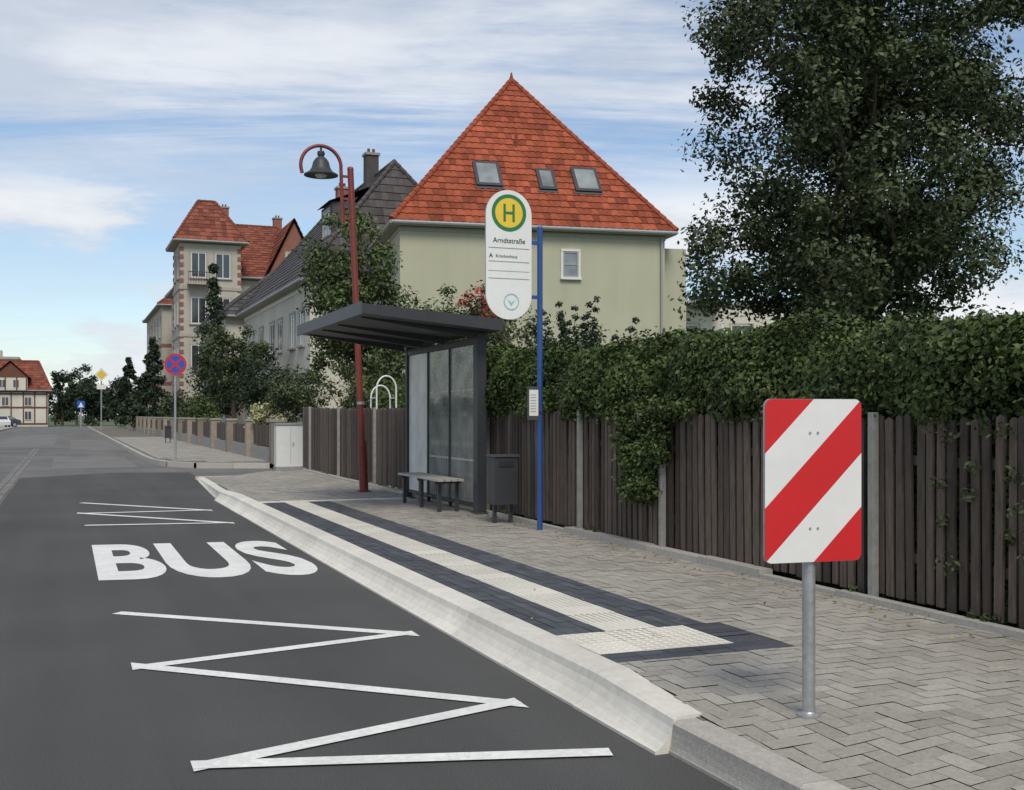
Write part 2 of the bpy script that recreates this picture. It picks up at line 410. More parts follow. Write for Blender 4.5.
def kerb(name,st,m,blk=1.0):
    mb=MB(); gap=.006
    for (a,b) in zip(st,st[1:]):
        n=max(1,round((b[0]-a[0])/blk))
        for i in range(n):
            def S(t):
                return [a[k]+(b[k]-a[k])*t for k in range(5)]
            A=S(i/n);B=S((i+1)/n); A[0]+=gap/2;B[0]-=gap/2
            jx=random.gauss(0,.002); A[1]+=jx;B[1]+=jx
            def prof(s):
                y,xf,xo,xi,zt=s
                P=[(xf-.0,-.01),(xf,.015),(xf+(xo-xf)*.15,.02)]
                for q in (.25,.5,.75,1):
                    P.append((xf+(xo-xf)*(.2+.8*(1-(1-q)**1.6)*.95),.02+(zt-.035)*(q**1.15)))
                P+= [(xo+.015,zt-.002),(xo+.03,zt),(xi,zt),(xi,-.01)]
                return [(x,y,z) for x,z in P]
            pa,pb=prof(A),prof(B); t=random.random()
            for k in range(len(pa)-1):
                mb.poly([pa[k],pa[k+1],pb[k+1],pb[k]],m,t)
            mb.poly(pa[::-1],m,t); mb.poly(pb,m,t)
    return mb.done(name)
kerb('boarding_kerb',[(4.5,2.51,2.61,2.755,.168),(5.4,2.51,2.66,2.845,.182),(19.8,2.51,2.66,2.845,.182),(20.9,2.51,2.61,2.765,.178)],'kerb_white')
kerb('kerb',[(-4,2.63,2.65,2.80,.125),(4.5,2.575,2.60,2.745,.15)],'kerb_grey',.95)
kerb('kerb',[(20.9,2.56,2.6,2.77,.17),(27.8,2.92,2.96,3.1,.06)],'kerb_white',1.0)
FC=[(2.58,150),(2.6,41),(2.66,37.5),(2.95,35.2),(3.6,33.9),(5.58,33.0)]
mb=MB()
mb.poly([(x,y,.148) for x,y in FC]+[(5.66,33.0,.148),(5.66,150,.148)],'joint')
y=33.3
while y<75:
    x=2.76
    while x<5.5:
        if y>37.5 or (x>3.0 and y>35.3) or (x>3.7 and y>34.1):
            mb.poly([(x+.006,y+.006,.152),(x+.294,y+.006,.152),(x+.294,y+.294,.152),(x+.006,y+.294,.152)],'paver',random.gauss(.5,.2))
        x+=.3
    y+=.3
mb.done('pavement')
mb=MB()
for (a,b) in zip(FC,FC[1:]):
    A=Vector((*a,0));B=Vector((*b,0)); Ln=(B-A).length; k=max(1,round(Ln/1.2)); d=(B-A)/k; nr=Vector((d.y,-d.x,0)).normalized()
    nr=nr if (nr.x<0 or nr.y<0) and not nr.y>.9 else -nr
    for i in range(k):
        p=A+d*i+d*.004; q=A+d*(i+1)-d*.004; t=random.random()
        p2=p+nr*.13;q2=q+nr*.13
        mb.poly([(p.x,p.y,.157),(q.x,q.y,.157),(q2.x,q2.y,.153),(p2.x,p2.y,.153)],'kerb_grey',t)
        mb.poly([(p2.x,p2.y,-.01),(q2.x,q2.y,-.01),(q2.x,q2.y,.153),(p2.x,p2.y,.153)],'kerb_grey',t)
mb.box(2.90,XE,27.8,27.93,-.01,.075,'kerb_grey'); mb.done('kerb')
mb=MB(); y=-3
while y<27.8:
    br=7.2<y<11.4
    zt=.215+random.uniform(-.008,.008)+(.03 if br else 0)
    mb.box(XE,XE+.085+(.05 if br else 0),y+.004,min(y+.996,27.8),-.01,zt,'kerb_grey',random.random()); y+=1
mb.done('edging_stones')
# ------------------------------------------------------------ road markings
def zig(mb,P,wd):
    P=[Vector((x,y,0)) for x,y in P]
    for i,(a,b) in enumerate(zip(P,P[1:])):
        d=(b-a).normalized(); n=Vector((-d.y,d.x,0))*wd/2
        z=.004+.0015*i
        a2=a-d*wd*2.0 if i>0 else a; b2=b+d*wd*2.0 if i<len(P)-2 else b
        q=[(a2.x-n.x,a2.y-n.y),(b2.x-n.x,b2.y-n.y),(b2.x+n.x,b2.y+n.y),(a2.x+n.x,a2.y+n.y)]
        def cut(q,p,s): return clip(q,s,0,-s*p.x+wd*.55)
        if i>0: q=cut(q,a,1 if b.x>a.x else -1)
        if i<len(P)-2: q=cut(q,b,1 if a.x>b.x else -1)
        mb.poly([(x,y,z) for x,y in q],'paint')
mb=MB(); zig(mb,[(.372,9.31),(2.25,7.66),(.44,7.25),(2.22,5.60),(.58,5.10),(2.33,4.60)],.115); mb.done('zigzag_marking')
mb=MB(); zig(mb,[(.25,21.2),(2.15,18.8),(.23,18.9),(2.18,16.45),(.245,16.8)],.12); mb.done('zigzag_marking')
V,F,tw,y0,h=text_pts('BUS',.03)
mb=MB(); i=mb.mi('paint')
mb.v=[(.285+2.12*v[0]/tw,11.15-.36*v[0]/tw+3.15*(v[1]-y0)/h,.004) for v in V]; mb.f=F; mb.m=[i]*len(F); mb.t=[.5]*len(F); mb.done('bus_lettering')
# ------------------------------------------------------------ wooden fence
root=empty('wooden_fence'); mb=MB(); y=-1.5
while y<28.4:
    top=1.50+.009*max(0,y-1.6)+random.uniform(-.02,.02); a=random.gauss(0,.009); x=5.61+random.uniform(-.006,.006); wv=.074+random.uniform(-.012,.01)
    b=len(mb.v); z0=.22+random.uniform(-.01,.02)
    for yy,zz_ in ((0,z0),(wv,z0),(wv,top-.01),(wv/2,top+.012),(0,top-.01)):
        mb.v.append((x,y+yy+a*(zz_),zz_)); mb.v.append((x+.022,y+yy+a*(zz_),zz_))
    t=random.random(); im=mb.mi('wood')
    for f in ((8,6,4,2,0),(1,3,5,7,9),(0,2,3,1),(2,4,5,3),(4,6,7,5),(6,8,9,7),(8,0,1,9)):
        mb.f.append(tuple(b+k for k in f)); mb.m.append(im); mb.t.append(t)
    y+=wv+.035+random.uniform(-.01,.012)
mb.done('slats',root)
mb=MB()
for z in (.5,1.2): mb.box(5.638,5.68,-1.5,28.4,z,z+.07,'wood',.4)
mb.done('rails',root)
mb=MB()
for y in (.4,3.5,6.67,9.83,11.77,14.85,18,21.1,24.2,27.3): mb.box(5.545,5.60,y,y+.06,.1,1.52+.009*y,'concrete')
mb.done('posts',root,bevel=.004)
# ------------------------------------------------------------ hedge
def hedge(name,x0,x1,y0,y1,z0,zf,n,size,m,seed):
    root=empty(name); g=np.random.default_rng(seed)
    mb=MB(); ny=int((y1-y0)/.4)+1
    S=[]
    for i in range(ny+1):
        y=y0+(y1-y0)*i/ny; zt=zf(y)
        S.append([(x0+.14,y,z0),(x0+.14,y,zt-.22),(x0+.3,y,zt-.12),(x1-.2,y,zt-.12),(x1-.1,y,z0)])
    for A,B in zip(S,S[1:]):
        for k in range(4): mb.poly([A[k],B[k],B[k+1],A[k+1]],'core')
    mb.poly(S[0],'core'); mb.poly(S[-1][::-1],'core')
    mb.done('inner_shade',root)  # solid dark shell, not twigs; the hedge's inner shade is in its colour
    def bump(a,b): return .07*np.sin(a*2.3+seed)+.05*np.sin(a*5.1+b*3.3)+.05*np.sin(b*6.1+a*1.7)
    ztv=np.vectorize(zf)
    Ps=[];Ns=[]
    H=zf((y0+y1)/2)-z0; areas=[H,(x1-x0)*.8]; tot=sum(areas)
    k=int(n*areas[0]/tot); yy=y0+(y1-y0)*g.random(k); zt=ztv(yy); zz_=z0+(zt-z0)*g.random(k)**.7
    x=x0+bump(yy,zz_)+np.abs(g.normal(0,.07,k)); x+= .16*np.clip((zz_-(zt-.3))/.3,0,1)**2
    x=np.where(zz_<1.5,np.maximum(x,x0+.02),x-.1*np.clip((zz_-1.5)/.2,0,1))
    Ps.append(np.c_[x,yy,zz_]); Ns.append(np.tile([-1,0,.35],(k,1)))
    k=int(n*areas[1]/tot); yy=y0+(y1-y0)*g.random(k); xx=x0-.05+(x1-x0)*g.random(k)
    zz_=ztv(yy)+bump(yy,xx*2)-np.abs(g.normal(0,.06,k))-.14*np.clip((x0+.15-xx)/.25,0,1)**2
    sp_=g.random(k)<.05; zz_[sp_]+=.14*g.random(sp_.sum())
    Ps.append(np.c_[xx,yy,zz_]); Ns.append(np.tile([-.1,0,1],(k,1)))
    k=int(n*.05); zz_=z0+g.random(k)*(zf(y0)-z0); xx=x0+(x1-x0)*g.random(k)
    Ps.append(np.c_[xx,y0+np.abs(g.normal(0,.07,k)),zz_]); Ns.append(np.tile([0,-1,.3],(k,1)))
    P=np.concatenate(Ps); Nn=np.concatenate(Ns)+g.normal(size=P.shape)*.55; Nn/=np.linalg.norm(Nn,axis=1)[:,None]
    t=.5+.22*np.sin(P[:,1]*3.1)*np.sin(P[:,2]*5+P[:,1])+ (g.random(len(P))-.5)*.6
    leafmesh('foliage',P,Nn,size,np.clip(t,0,1),m,root,g,.6)
    return root
zf=lambda y: 2.13+.0225*(y-1.7)+.04*math.sin(y*.9)+.03*math.sin(y*2.3+1)
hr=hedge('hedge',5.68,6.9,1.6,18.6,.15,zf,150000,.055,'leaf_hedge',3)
g=np.random.default_rng(5); cl=[]
for i in range(210):
    y=g.uniform(2,18.3); z=g.uniform(1.58,2.1)-.22*(g.random()**5)
    cl.append((5.62+g.uniform(-.05,.1),y,z,.12+.1*g.random()))
leaves('overhang',cl,130,.05,'leaf_hedge',hr,11)
cl=[]
for i in range(80):
    z=g.uniform(.72,1.7); hw=.55*(.45+.55*(z-.6)/1.1)
    cl.append((5.53+g.uniform(-.06,.05),10.1+g.uniform(-hw,hw)+(1.7-z)*.12,z,.09+.08*g.random()))
vr=empty('climbing_plant'); leaves('foliage',cl,150,.05,'leaf_hedge',vr,12)
cl=[]
for i in range(34):
    z=.3+1.2*g.random()**.9; cl.append((5.57+g.uniform(-.03,.03),5.2+g.uniform(-1.0,.9),z,.05+.06*g.random()))
vr=empty('climbing_plant'); leaves('foliage',cl,30,.045,'leaf',vr,13)
# tufts of weeds at the fence foot
cl=[(5.57+g.uniform(-.03,.03),g.uniform(3,18),.24,.03+.03*g.random()) for i in range(26)]
leaves('weeds',cl,30,.05,'leaf_lime',None,15,.3)
# ------------------------------------------------------------ striped marker sign
root=empty('striped_marker_sign',(3.205,4.30,.16),-R(6))
mb=MB(); P=rrect(-.25,.25,-.375,.375,.035)
yf=-.045
cz=1.258-.16
for k in range(5):
    q=[(x,z) for x,z in P]
    q=clip(q,1,-1,.625-.25*k); q=clip(q,-1,1,-.625+.25*(k+1))
    if len(q)>2: mb.poly([(x,yf,z+cz) for x,z in q],'sign_red' if k%2==0 else 'sign_white')
plate(mb,[(x*1.004,z*1.003+cz) for x,z in P],yf+.002,'metal',.014)
mb.done('panel',root)
mb=MB(); mb.tube([(0,0,-.03),(0,0,cz+.34)],.03,'metal',20)
for z in (cz-.22,cz+.22):
    mb.box(-.04,.04,-.034,.036,z-.018,z+.018,'metal')
    for dx in (-.02,.02): mb.tube([(dx,yf-.004,z),(dx,yf+.002,z)],.006,'metal',8)
mb.lathe((0,0,-.005),[(.055,0),(.055,.018),(.034,.024),(.03,.03)],'metal')
mb.done('pole',root,True)
# ------------------------------------------------------------ bus stop sign
root=empty('bus_stop_sign',(0,0,0)); PX,PY=5.28,12.3
mb=MB(); mb.tube([(PX,PY,.15),(PX,PY,3.80)],.034,'blue_pole',18)
mb.lathe((PX,PY,3.8),[(.036,0),(.03,.02),(0,.03)],'blue_pole')
for z in (2.95,3.6): mb.box(5.13,PX,PY-.02,PY+.015,z,z+.04,'blue_pole')
mb.done('pole',root,True)
mb=MB(); P=rrect(4.575,5.155,2.69,4.22,.289,16); y=PY-.04; cxx=4.865
plate(mb,P,y,'sign_white',.03,'metal')
ring(mb,cxx,3.95,.176,.22,y-.003,'sign_green'); mb.poly([(x,y-.003,z) for x,z in circ(cxx,3.95,.175)],'sign_yellow')
for dx in (-.072,.042): mb.poly([(cxx+dx,y-.006,3.845),(cxx+dx+.03,y-.006,3.845),(cxx+dx+.03,y-.006,4.055),(cxx+dx,y-.006,4.055)],'sign_green')
mb.poly([(cxx-.042,y-.006,3.935),(cxx+.042,y-.006,3.935),(cxx+.042,y-.006,3.965),(cxx-.042,y-.006,3.965)],'sign_green')
for z in (3.53,3.37,3.17): mb.box(4.605,5.125,y-.004,y-.002,z,z+.007,'grey_t')
mb.box(4.605,5.125,y-.004,y-.002,3.26,3.264,'grey_t')
ring(mb,cxx+.03,2.90,.085,.098,y-.004,'teal',40)
mb.poly([(cxx-.02,y-.004,2.93),(cxx+.03,y-.004,2.85),(cxx+.08,y-.004,2.93),(cxx+.03,y-.004,2.89)],'teal')
mb.done('plate',root)
text_sign('stop_name','Arndtstraße',cxx,y-.005,3.595,.41,'black',root,.004,'C')
text_sign('line_letter','A',4.61,y-.005,3.415,.05,'black',root,.01)
text_sign('line_destination','Krankenhaus',4.70,y-.005,3.42,.27,'black',root)
mb=MB(); mb.box(5.10,5.24,PY-.07,PY-.04,1.50,1.9,'anth2'); mb.box(5.112,5.228,PY-.074,PY-.071,1.55,1.86,'sign_white')
mb.box(5.24,PX,PY-.06,PY-.02,1.6,1.64,'anth2')
for k in range(7): mb.box(5.125,5.2,PY-.077,PY-.075,1.60+k*.033,1.606+k*.033,'grey_t')
mb.done('timetable_case',root)
# ------------------------------------------------------------ litter bin
def bin_(name,x,y,z):
    r=empty(name,(x,y,z)); mb=MB()
    mb.box(-.16,.16,-.13,.13,.24,.84,'anth'); mb.box(-.175,.175,-.145,.145,.845,.875,'anth2')
    mb.box(-.1,.1,-.137,-.132,.72,.80,'rubber')
    mb.done('body',r,bevel=.012)
    mb=MB(); mb.box(-.13,-.09,-.03,.03,-.02,.24,'anth'); mb.box(.09,.13,-.03,.03,-.02,.24,'anth'); mb.done('legs',r)
bin_('litter_bin',5.19,13.3,.18)
bin_('litter_bin',4.8,59,.15)
# ------------------------------------------------------------ shelter
root=empty('bus_shelter')
mb=MB()
ya,yb=14.2,18.45; xf,xb=3.58,5.54
def rz(x): return 2.87+(xb-x)/(xb-xf)*.15
T0=[(xf,rz(xf)-.13),(xf,rz(xf)),(xb,rz(xb)),(xb,rz(xb)-.16)]
for y_,rv in ((ya,0),(yb,1)):
    pts=[(x,y_,z) for x,z in T0]; mb.poly(pts if rv else pts[::-1],'anth')
for k in range(4):
    a=T0[k];b=T0[(k+1)%4]; mb.poly([(a[0],ya,a[1]),(a[0],yb,a[1]),(b[0],yb,b[1]),(b[0],ya,b[1])],'anth2' if k==3 else 'anth')
mb.box(xf-.03,xf-.001,ya-.01,yb+.01,rz(xf)-.15,rz(xf)+.02,'anth2')
for y_ in (14.6,16.0,17.05,18.15): 
    A=(xf+.1,rz(xf+.1)-.133,rz(xf+.1)-.15); B=(5.3,rz(5.3)-.158,rz(5.3)-.26)
    for q in (0,.06): mb.poly([(A[0],y_+q,A[1]),(B[0],y_+q,B[1]),(B[0],y_+q,B[2]),(A[0],y_+q,A[2])],'anth')
    mb.poly([(A[0],y_,A[2]),(B[0],y_,B[2]),(B[0],y_+.06,B[2]),(A[0],y_+.06,A[2])],'anth')
mb.done('roof',root)
mb=MB()
mb.box(5.30,5.44,14.55,14.72,.17,2.70,'anth'); mb.box(5.33,5.43,18.1,18.2,.17,2.70,'anth')
mb.box(5.28,5.45,14.52,14.75,.18,.2,'anth2')
mb.box(5.34,5.42,14.725,18.095,2.56,2.66,'anth')
for y_ in (15.92,17.0): mb.box(5.35,5.40,y_,y_+.045,.17,2.56,'anth')
mb.box(5.35,5.40,14.725,15.915,.26,.30,'anth'); mb.box(5.35,5.40,15.97,16.995,.26,.30,'anth'); mb.box(5.35,5.40,17.05,18.095,.26,.30,'anth')
mb.done('frame',root,bevel=.006)
mb=MB()
for a,b,m in ((14.73,15.92,'glass'),(15.965,17.0,'glass'),(17.045,18.1,'frost')): mb.box(5.37,5.38,a+.005,b-.005,.31,2.555,m)
mb.done('glazing',root)
mb=MB()
for z in (.9,1.9):
    for k in range(13): mb.box(5.364,5.367,14.8+k*.085,14.83+k*.085,z,z+.03,'sign_white')
    for k in range(11): mb.box(5.364,5.367,16.02+k*.085,16.05+k*.085,z,z+.03,'sign_white')
mb.done('safety_dots',root)
mb=MB()
for k in range(4): mb.box(4.86+k*.1,4.945+k*.1,14.95,17.0,.62,.65,'bench')
for y_ in (15.1,15.95,16.85):
    mb.box(4.91,4.96,y_,y_+.05,.17,.58,'anth'); mb.box(5.17,5.22,y_,y_+.05,.17,.58,'anth'); mb.box(4.87,5.25,y_,y_+.05,.582,.618,'anth')
mb.done('bench',root)
# ------------------------------------------------------------ street lamp
root=empty('street_lamp'); mb=MB(); bx,by=4.975,19.6
tx=bx-.25
mb.tube([(bx,by,.15),(tx,by,5.95)],.056,'red_pole',14)
mb.box(bx-.11,bx+.11,by-.11,by+.11,.17,.2,'red_pole'); mb.tube([(bx,by,.18),(bx-.04,by,1.1)],.08,'red_pole',14)
mb.lathe((tx,by,5.95),[(.06,0),(.05,.04),(0,.06)],'red_pole')
o=.17; pts=[(tx-o+.03,by,5.0),(tx-o,by,5.9)]
rr=.36; cxn=tx-o-rr
for i in range(1,25):
    a=math.pi*i/24*1.06; pts.append((cxn+rr*math.cos(a),by,5.97+rr*math.sin(a)))
pts.append((pts[-1][0]+.02,by,pts[-1][2]-.08))
mb.tube(pts,.032,'red_pole',10)
for z in (5.05,5.4,5.8): mb.box(tx-o-.01,tx+.05,by-.02,by+.02,z,z+.04,'red_pole')
for z in (1.75,3.2): mb.tube([(bx-.06,by,z),(bx-.062,by,z+.05)],.07,'metal',14)
mb.done('mast',root,True)
mb=MB()
mb.tube([(cxn,by,6.33),(cxn,by,6.2)],.02,'anth',8)
mb.lathe((cxn,by,5.8),[(.0,.44),(.06,.43),(.07,.38),(.05,.34),(.1,.3),(.14,.24),(.165,.14),(.21,.07),(.3,.02),(.3,0),(.2,.01),(.0,.03)],'anth',28)
mb.done('bell_shade',root,True)
mb=MB(); mb.lathe((cxn,by,5.75),[(.0,0),(.08,.02),(.11,.06),(.1,.09)],'frost',20); mb.done('glass_bowl',root,True)
# ------------------------------------------------------------ traffic signs
root=empty('no_stopping_sign',(3.13,35.8,.15)); mb=MB()
mb.tube([(0,0,-.02),(0,0,3.3)],.035,'metal',12); mb.done('pole',root,True)
mb=MB(); plate(mb,circ(0,2.97,.33),-.06,'sign_blue',.02,'metal'); ring(mb,0,2.97,.27,.325,-.063,'sign_red')
for s in (1,-1):
    d=Vector((1,s)).normalized(); n=Vector((-d.y,d.x))*.032; a=-d*.272; b=d*.272
    yy=-.066-.002*(s>0)
    mb.poly([(a.x-n.x,yy,2.97+a.y-n.y),(b.x-n.x,yy,2.97+b.y-n.y),(b.x+n.x,yy,2.97+b.y+n.y),(a.x+n.x,yy,2.97+a.y+n.y)],'sign_red')
mb.done('disc',root)
root=empty('priority_road_sign',(2.92,105.7,.15)); mb=MB()
mb.tube([(0,0,-.02),(0,0,5.6)],.06,'metal',10); mb.done('pole',root)
mb=MB(); D=lambda r:[(0,5+r),(-r,5),(0,5-r),(r,5)]
plate(mb,D(.6),-.08,'sign_white',.02,'metal'); mb.poly([(x,-.084,z) for x,z in D(.42)],'sign_yellow')
plate(mb,rrect(-.38,.38,3.7,4.1,.04),-.08,'sign_white',.02,'metal'); mb.done('plates',root)
root=empty('pedestrian_crossing_sign',(1.7,147,.1)); mb=MB(); mb.tube([(0,0,-.1),(0,0,3.2)],.08,'metal',8); plate(mb,rrect(-.45,.45,2.3,3.2,.05),-.1,'sign_blue',.02,'metal')
mb.poly([(-.3,-.105,2.42),(.3,-.105,2.42),(0,-.105,3.05)],'sign_white'); mb.done('post_and_plate',root)
root=empty('garden_trellis'); mb=MB()
for dx,hh in ((0,2.08),(.45,1.9)):
    P=[(5.74,21.6+dx,.1),(5.74,21.6+dx,hh)]
    for i in range(1,12):
        a=math.pi*i/12; P.append((5.74+.2-.2*math.cos(a),21.6+dx,hh+.26*math.sin(a)))
    P.append((6.14,21.6+dx,hh)); P.append((6.14,21.6+dx,.1)); mb.tube(P,.017,'sign_white',8)
for z in (.6,1.1,1.6,1.9):
    for xx in (5.74,6.14): mb.tube([(xx,21.6,z),(xx,22.05,z)],.01,'sign_white',6)
mb.done('hoops',root,True)
root=empty('utility_cabinet',(5.83,31.4,0)); mb=MB(); mb.box(-.42,.42,-.2,.2,0,.12,'concrete'); mb.box(-.4,.4,-.18,.18,.12,1.28,'frame'); mb.box(-.43,.43,-.21,.21,1.283,1.34,'concrete')
mb.box(-.005,.005,-.186,-.182,.2,1.2,'grey_t'); mb.box(.05,.08,-.2,-.183,.7,.8,'metal'); mb.done('body',root,bevel=.008)
# ------------------------------------------------------------ garden fence farther along the road
root=empty('garden_fence'); mb=MB(); y=33.4; k=0
while y<118:
    mb.box(5.66,6.02,y,y+.42,.1,1.35,'pier',random.random()); mb.box(5.63,6.05,y-.03,y+.45,1.352,1.43,'concrete')
    mb.box(5.74,5.94,y+.42,y+4.4,.1,.55,'concrete')
    yy=y+.48
    while yy<y+4.3:
        mb.box(5.81,5.84,yy,yy+.09,.6,1.25,'wood',random.random()); yy+=.13
    mb.box(5.845,5.88,y+.42,y+4.4,.75,.82,'wood'); mb.box(5.845,5.88,y+.42,y+4.4,1.08,1.15,'wood')
    y+=4.9; k+=1
mb.done('piers_and_panels',root)
# ------------------------------------------------------------ buildings
def tile_face(mb,EL,ER,RR,RL,m,course=.34,tw=.26,sub=4,amp=.03,lift=.035):
    EL,ER,RR,RL=map(Vector,(EL,ER,RR,RL)); e=(ER-EL).normalized(); up=(RL-EL)-e*(RL-EL).dot(e); Ls=up.length; up.normalize()
    nrm=e.cross(up).normalized()
    if nrm.z<0: nrm=-nrm
    n=max(1,int(Ls/course)); sl=lambda t:(RL-EL).dot(e)*t; sr=lambda t:(ER-EL).dot(e)+((RR-ER).dot(e))*t
    mb.poly([EL-nrm*.02,ER-nrm*.02,RR-nrm*.02,RL-nrm*.02] if (RR-RL).length>.01 else [EL-nrm*.02,ER-nrm*.02,RR-nrm*.02],m,.3)
    sp=tw/sub; g=random.Random(int(EL.x*10))
    hh=lambda c: amp*abs(math.sin(math.pi*c/tw))
    im=mb.mi(m)
    for k in range(n):
        t0,t1=k/n,(k+1)/n; a0,b0,a1,b1=sl(t0),sr(t0),sl(t1),sr(t1); tints={}
        cmin=int(math.floor(min(a0,a1)/sp)); cmax=int(math.ceil(max(b0,b1)/sp))
        for c in range(cmin,cmax):
            xa,xb=c*sp,(c+1)*sp
            q=[min(max(xa,a0),b0),min(max(xb,a0),b0),min(max(xb,a1),b1),min(max(xa,a1),b1)]
            if q[1]-q[0]<1e-5 and q[2]-q[3]<1e-5: continue
            A=EL+e*q[0]+up*(t0*Ls)+nrm*(hh(q[0])+lift); B=EL+e*q[1]+up*(t0*Ls)+nrm*(hh(q[1])+lift)
            C=EL+e*q[2]+up*(t1*Ls)+nrm*hh(q[2]); D_=EL+e*q[3]+up*(t1*Ls)+nrm*hh(q[3])
            tk=c//sub
            if tk not in tints: tints[tk]=g.random()
            b=len(mb.v); mb.v+=[tuple(A),tuple(B),tuple(C),tuple(D_),tuple(A-nrm*lift),tuple(B-nrm*lift)]
            mb.f.append((b,b+1,b+2,b+3)); mb.m.append(im); mb.t.append(tints[tk])
            mb.f.append((b+4,b+5,b+1,b)); mb.m.append(im); mb.t.append(0.)
def hip_roof(parent,x0,x1,y0,y1,ze,r0,r1,zr,m,axis='y',oh=.4,**kw):
    A=(x0-oh,y0-oh,ze);B=(x1+oh,y0-oh,ze);C=(x1+oh,y1+oh,ze);D=(x0-oh,y1+oh,ze); P=(*r0,zr);Q=(*r1,zr)
    mb=MB()
    tile_face(mb,A,B,P if axis=='y' else Q,P,m,**kw)
    if axis=='y':
        tile_face(mb,D,A,P,Q,m,**kw); tile_face(mb,B,C,Q,P,m,**kw); tile_face(mb,C,D,Q,Q,m,**kw)
    else:
        tile_face(mb,D,A,P,P,m,**kw); tile_face(mb,B,C,Q,Q,m,**kw); tile_face(mb,C,D,P,Q,m,**kw)
    mb.done('roof',parent)
    mb=MB(); 
    ends=[(A,P),(D,Q),(B,P),(C,Q)] if axis=='y' else [(A,P),(D,P),(B,Q),(C,Q)]
    for a,b in ends+[(P,Q)]:
        a=Vector(a);b=Vector(b)
        if (b-a).length<.05: continue
        nseg=max(2,int((b-a).length/.35)); pts=[];rs=[]
        for i in range(nseg):
            pts+= [a.lerp(b,i/nseg)+Vector((0,0,.04)),a.lerp(b,(i+.97)/nseg)+Vector((0,0,.04))]; rs+=[.12,.095]
        mb.tube(pts,rs,m,8)
    mb.done('ridge_tiles',parent,True)
    mb=MB()
    mb.box(x0-oh+.02,x1+oh-.02,y0-oh+.02,y1+oh-.02,ze-.14,ze-.025,'trim')
    for a,b in ((A,B),(D,A),(B,C)):
        mb.tube([(a[0],a[1],ze-.05),(b[0],b[1],ze-.05)],.075,'grey_t',8)
    mb.done('eaves_and_gutter',parent,False)
def window(mb,face,a,z,wd,h,off=0,mull=1,trim='trim',gl='wglass',sill=True,fr='frame',bars=0,t=.12):
    def bx(a0,a1,d0,d1,z0,z1,m):
        if face=='f': mb.box(a0,a1,off-d1,off-d0,z0,z1,m)
        else: mb.box(off-d1,off-d0,a0,a1,z0,z1,m)
    if trim:
        bx(a-t,a,.002,.05,z,z+h,trim);bx(a+wd,a+wd+t,.002,.05,z,z+h,trim);bx(a-t,a+wd+t,.002,.06,z+h,z+h+t,trim)
    if sill: bx(a-t-.03,a+wd+t+.03,.002,.12,z-.09,z-.002,trim or 'trim')
    bx(a+.002,a+wd-.002,.003,.012,z+.002,z+h-.002,gl)
    f=.06
    bx(a+.003,a+f,.013,.04,z+.003,z+h-.003,fr);bx(a+wd-f,a+wd-.003,.013,.04,z+.003,z+h-.003,fr)
    bx(a+f,a+wd-f,.013,.04,z+.003,z+f,fr);bx(a+f,a+wd-f,.013,.04,z+h-f,z+h-.003,fr)
    for i in range(mull):
        c=a+wd*(i+1)/(mull+1); bx(c-.03,c+.03,.013,.038,z+f,z+h-f,fr)
    for i in range(bars):
        c=z+h*(i+1)/(bars+1); bx(a+f,a+wd-f,.013,.036,c-.025,c+.025,fr)
def chimney(parent,x,y,z0,z1,s=.5,m='brick_red'):
    mb=MB(); mb.box(x-s/2,x+s/2,y-s/2,y+s/2,z0,z1,m); mb.box(x-s/2-.06,x+s/2+.06,y-s/2-.06,y+s/2+.06,z1+.002,z1+.12,'concrete')
    for d in (-.12,.12): mb.tube([(x+d,y,z1+.12),(x+d,y,z1+.35)],.07,'tile_old',8)
    mb.done('chimney',parent)
# --- big cream house
root=empty('cream_house',(11.49,39.9,0),-R(8)); W,D=10.45,13
mb=MB(); mb.box(0,W,0,D,0,8.5,'plaster_cream'); mb.box(-.02,W+.02,-.02,D+.02,-.0,.7,'trim'); mb.done('walls',root)
AX=W/2+.3
hip_roof(root,0,W,0,D,8.72,(AX,5.2),(AX,D-5.0),15.85,'tile_red','y',.36,course=.36,tw=.28)
mb=MB()
window(mb,'f',6.28,6.85,.62,1.0,0,0,'frame','wglass_l',True,'grey_t',1,t=.08)
window(mb,'f',2.2,3.2,1.1,1.3,0,1); window(mb,'f',6.35,3.2,.9,1.2,0,1)
for yv in (1.5,4.5,7.5,10.5):
    for z in (6.0,3.0): window(mb,'l',yv,z,1.0,1.4,0,1)
mb.done('windows',root)
mb=MB(); mb.box(-.03,W+.03,-.03,D+.03,8.4,8.56,'trim'); mb.tube([(W-.15,-.08,.2),(W-.15,-.08,8.5)],.05,'grey_t',8); mb.tube([(AX,5.2,15.9),(AX,5.2,16.2)],.09,'tile_red',8,r2=.03); mb.done('cornice_and_downpipe',root)
mb=MB(); mb.box(W+.01,W+1.15,.6,9,0,8.2,'plaster_cream'); mb.done('side_annex',root)
sl=Vector((0,5.56,7.13)); sl.normalize(); sn=Vector((0,-sl.z,sl.y))
mb=MB()
for xc,t,wd,h in ((3.6,2.05,1.05,1.4),(5.95,2.0,.72,1.2),(7.6,2.0,1.08,1.4)):
    base=Vector((xc,-.36,8.72))+sl*t
    def T(p,base=base): return tuple(base+Vector((1,0,0))*p[0]+sl*p[1]+sn*p[2])
    mb.box(-wd/2,wd/2,0,h,-.02,.14,'anth',T=T)
    f=.13
    mb.box(-wd/2+f,wd/2-f,f,h-f,.141,.147,'wglass_l',T=T)
    mb.box(-wd/2-.05,wd/2+.05,-.12,-.002,-.01,.07,'anth2',T=T)
mb.done('skylights',root)
base=Vector((5.05,-.36,8.72))+sl*4.6; mb=MB(); mb.tube([base,base+Vector((0,0,.5))],.06,'tile_old',8); mb.done('vent_pipe',root)
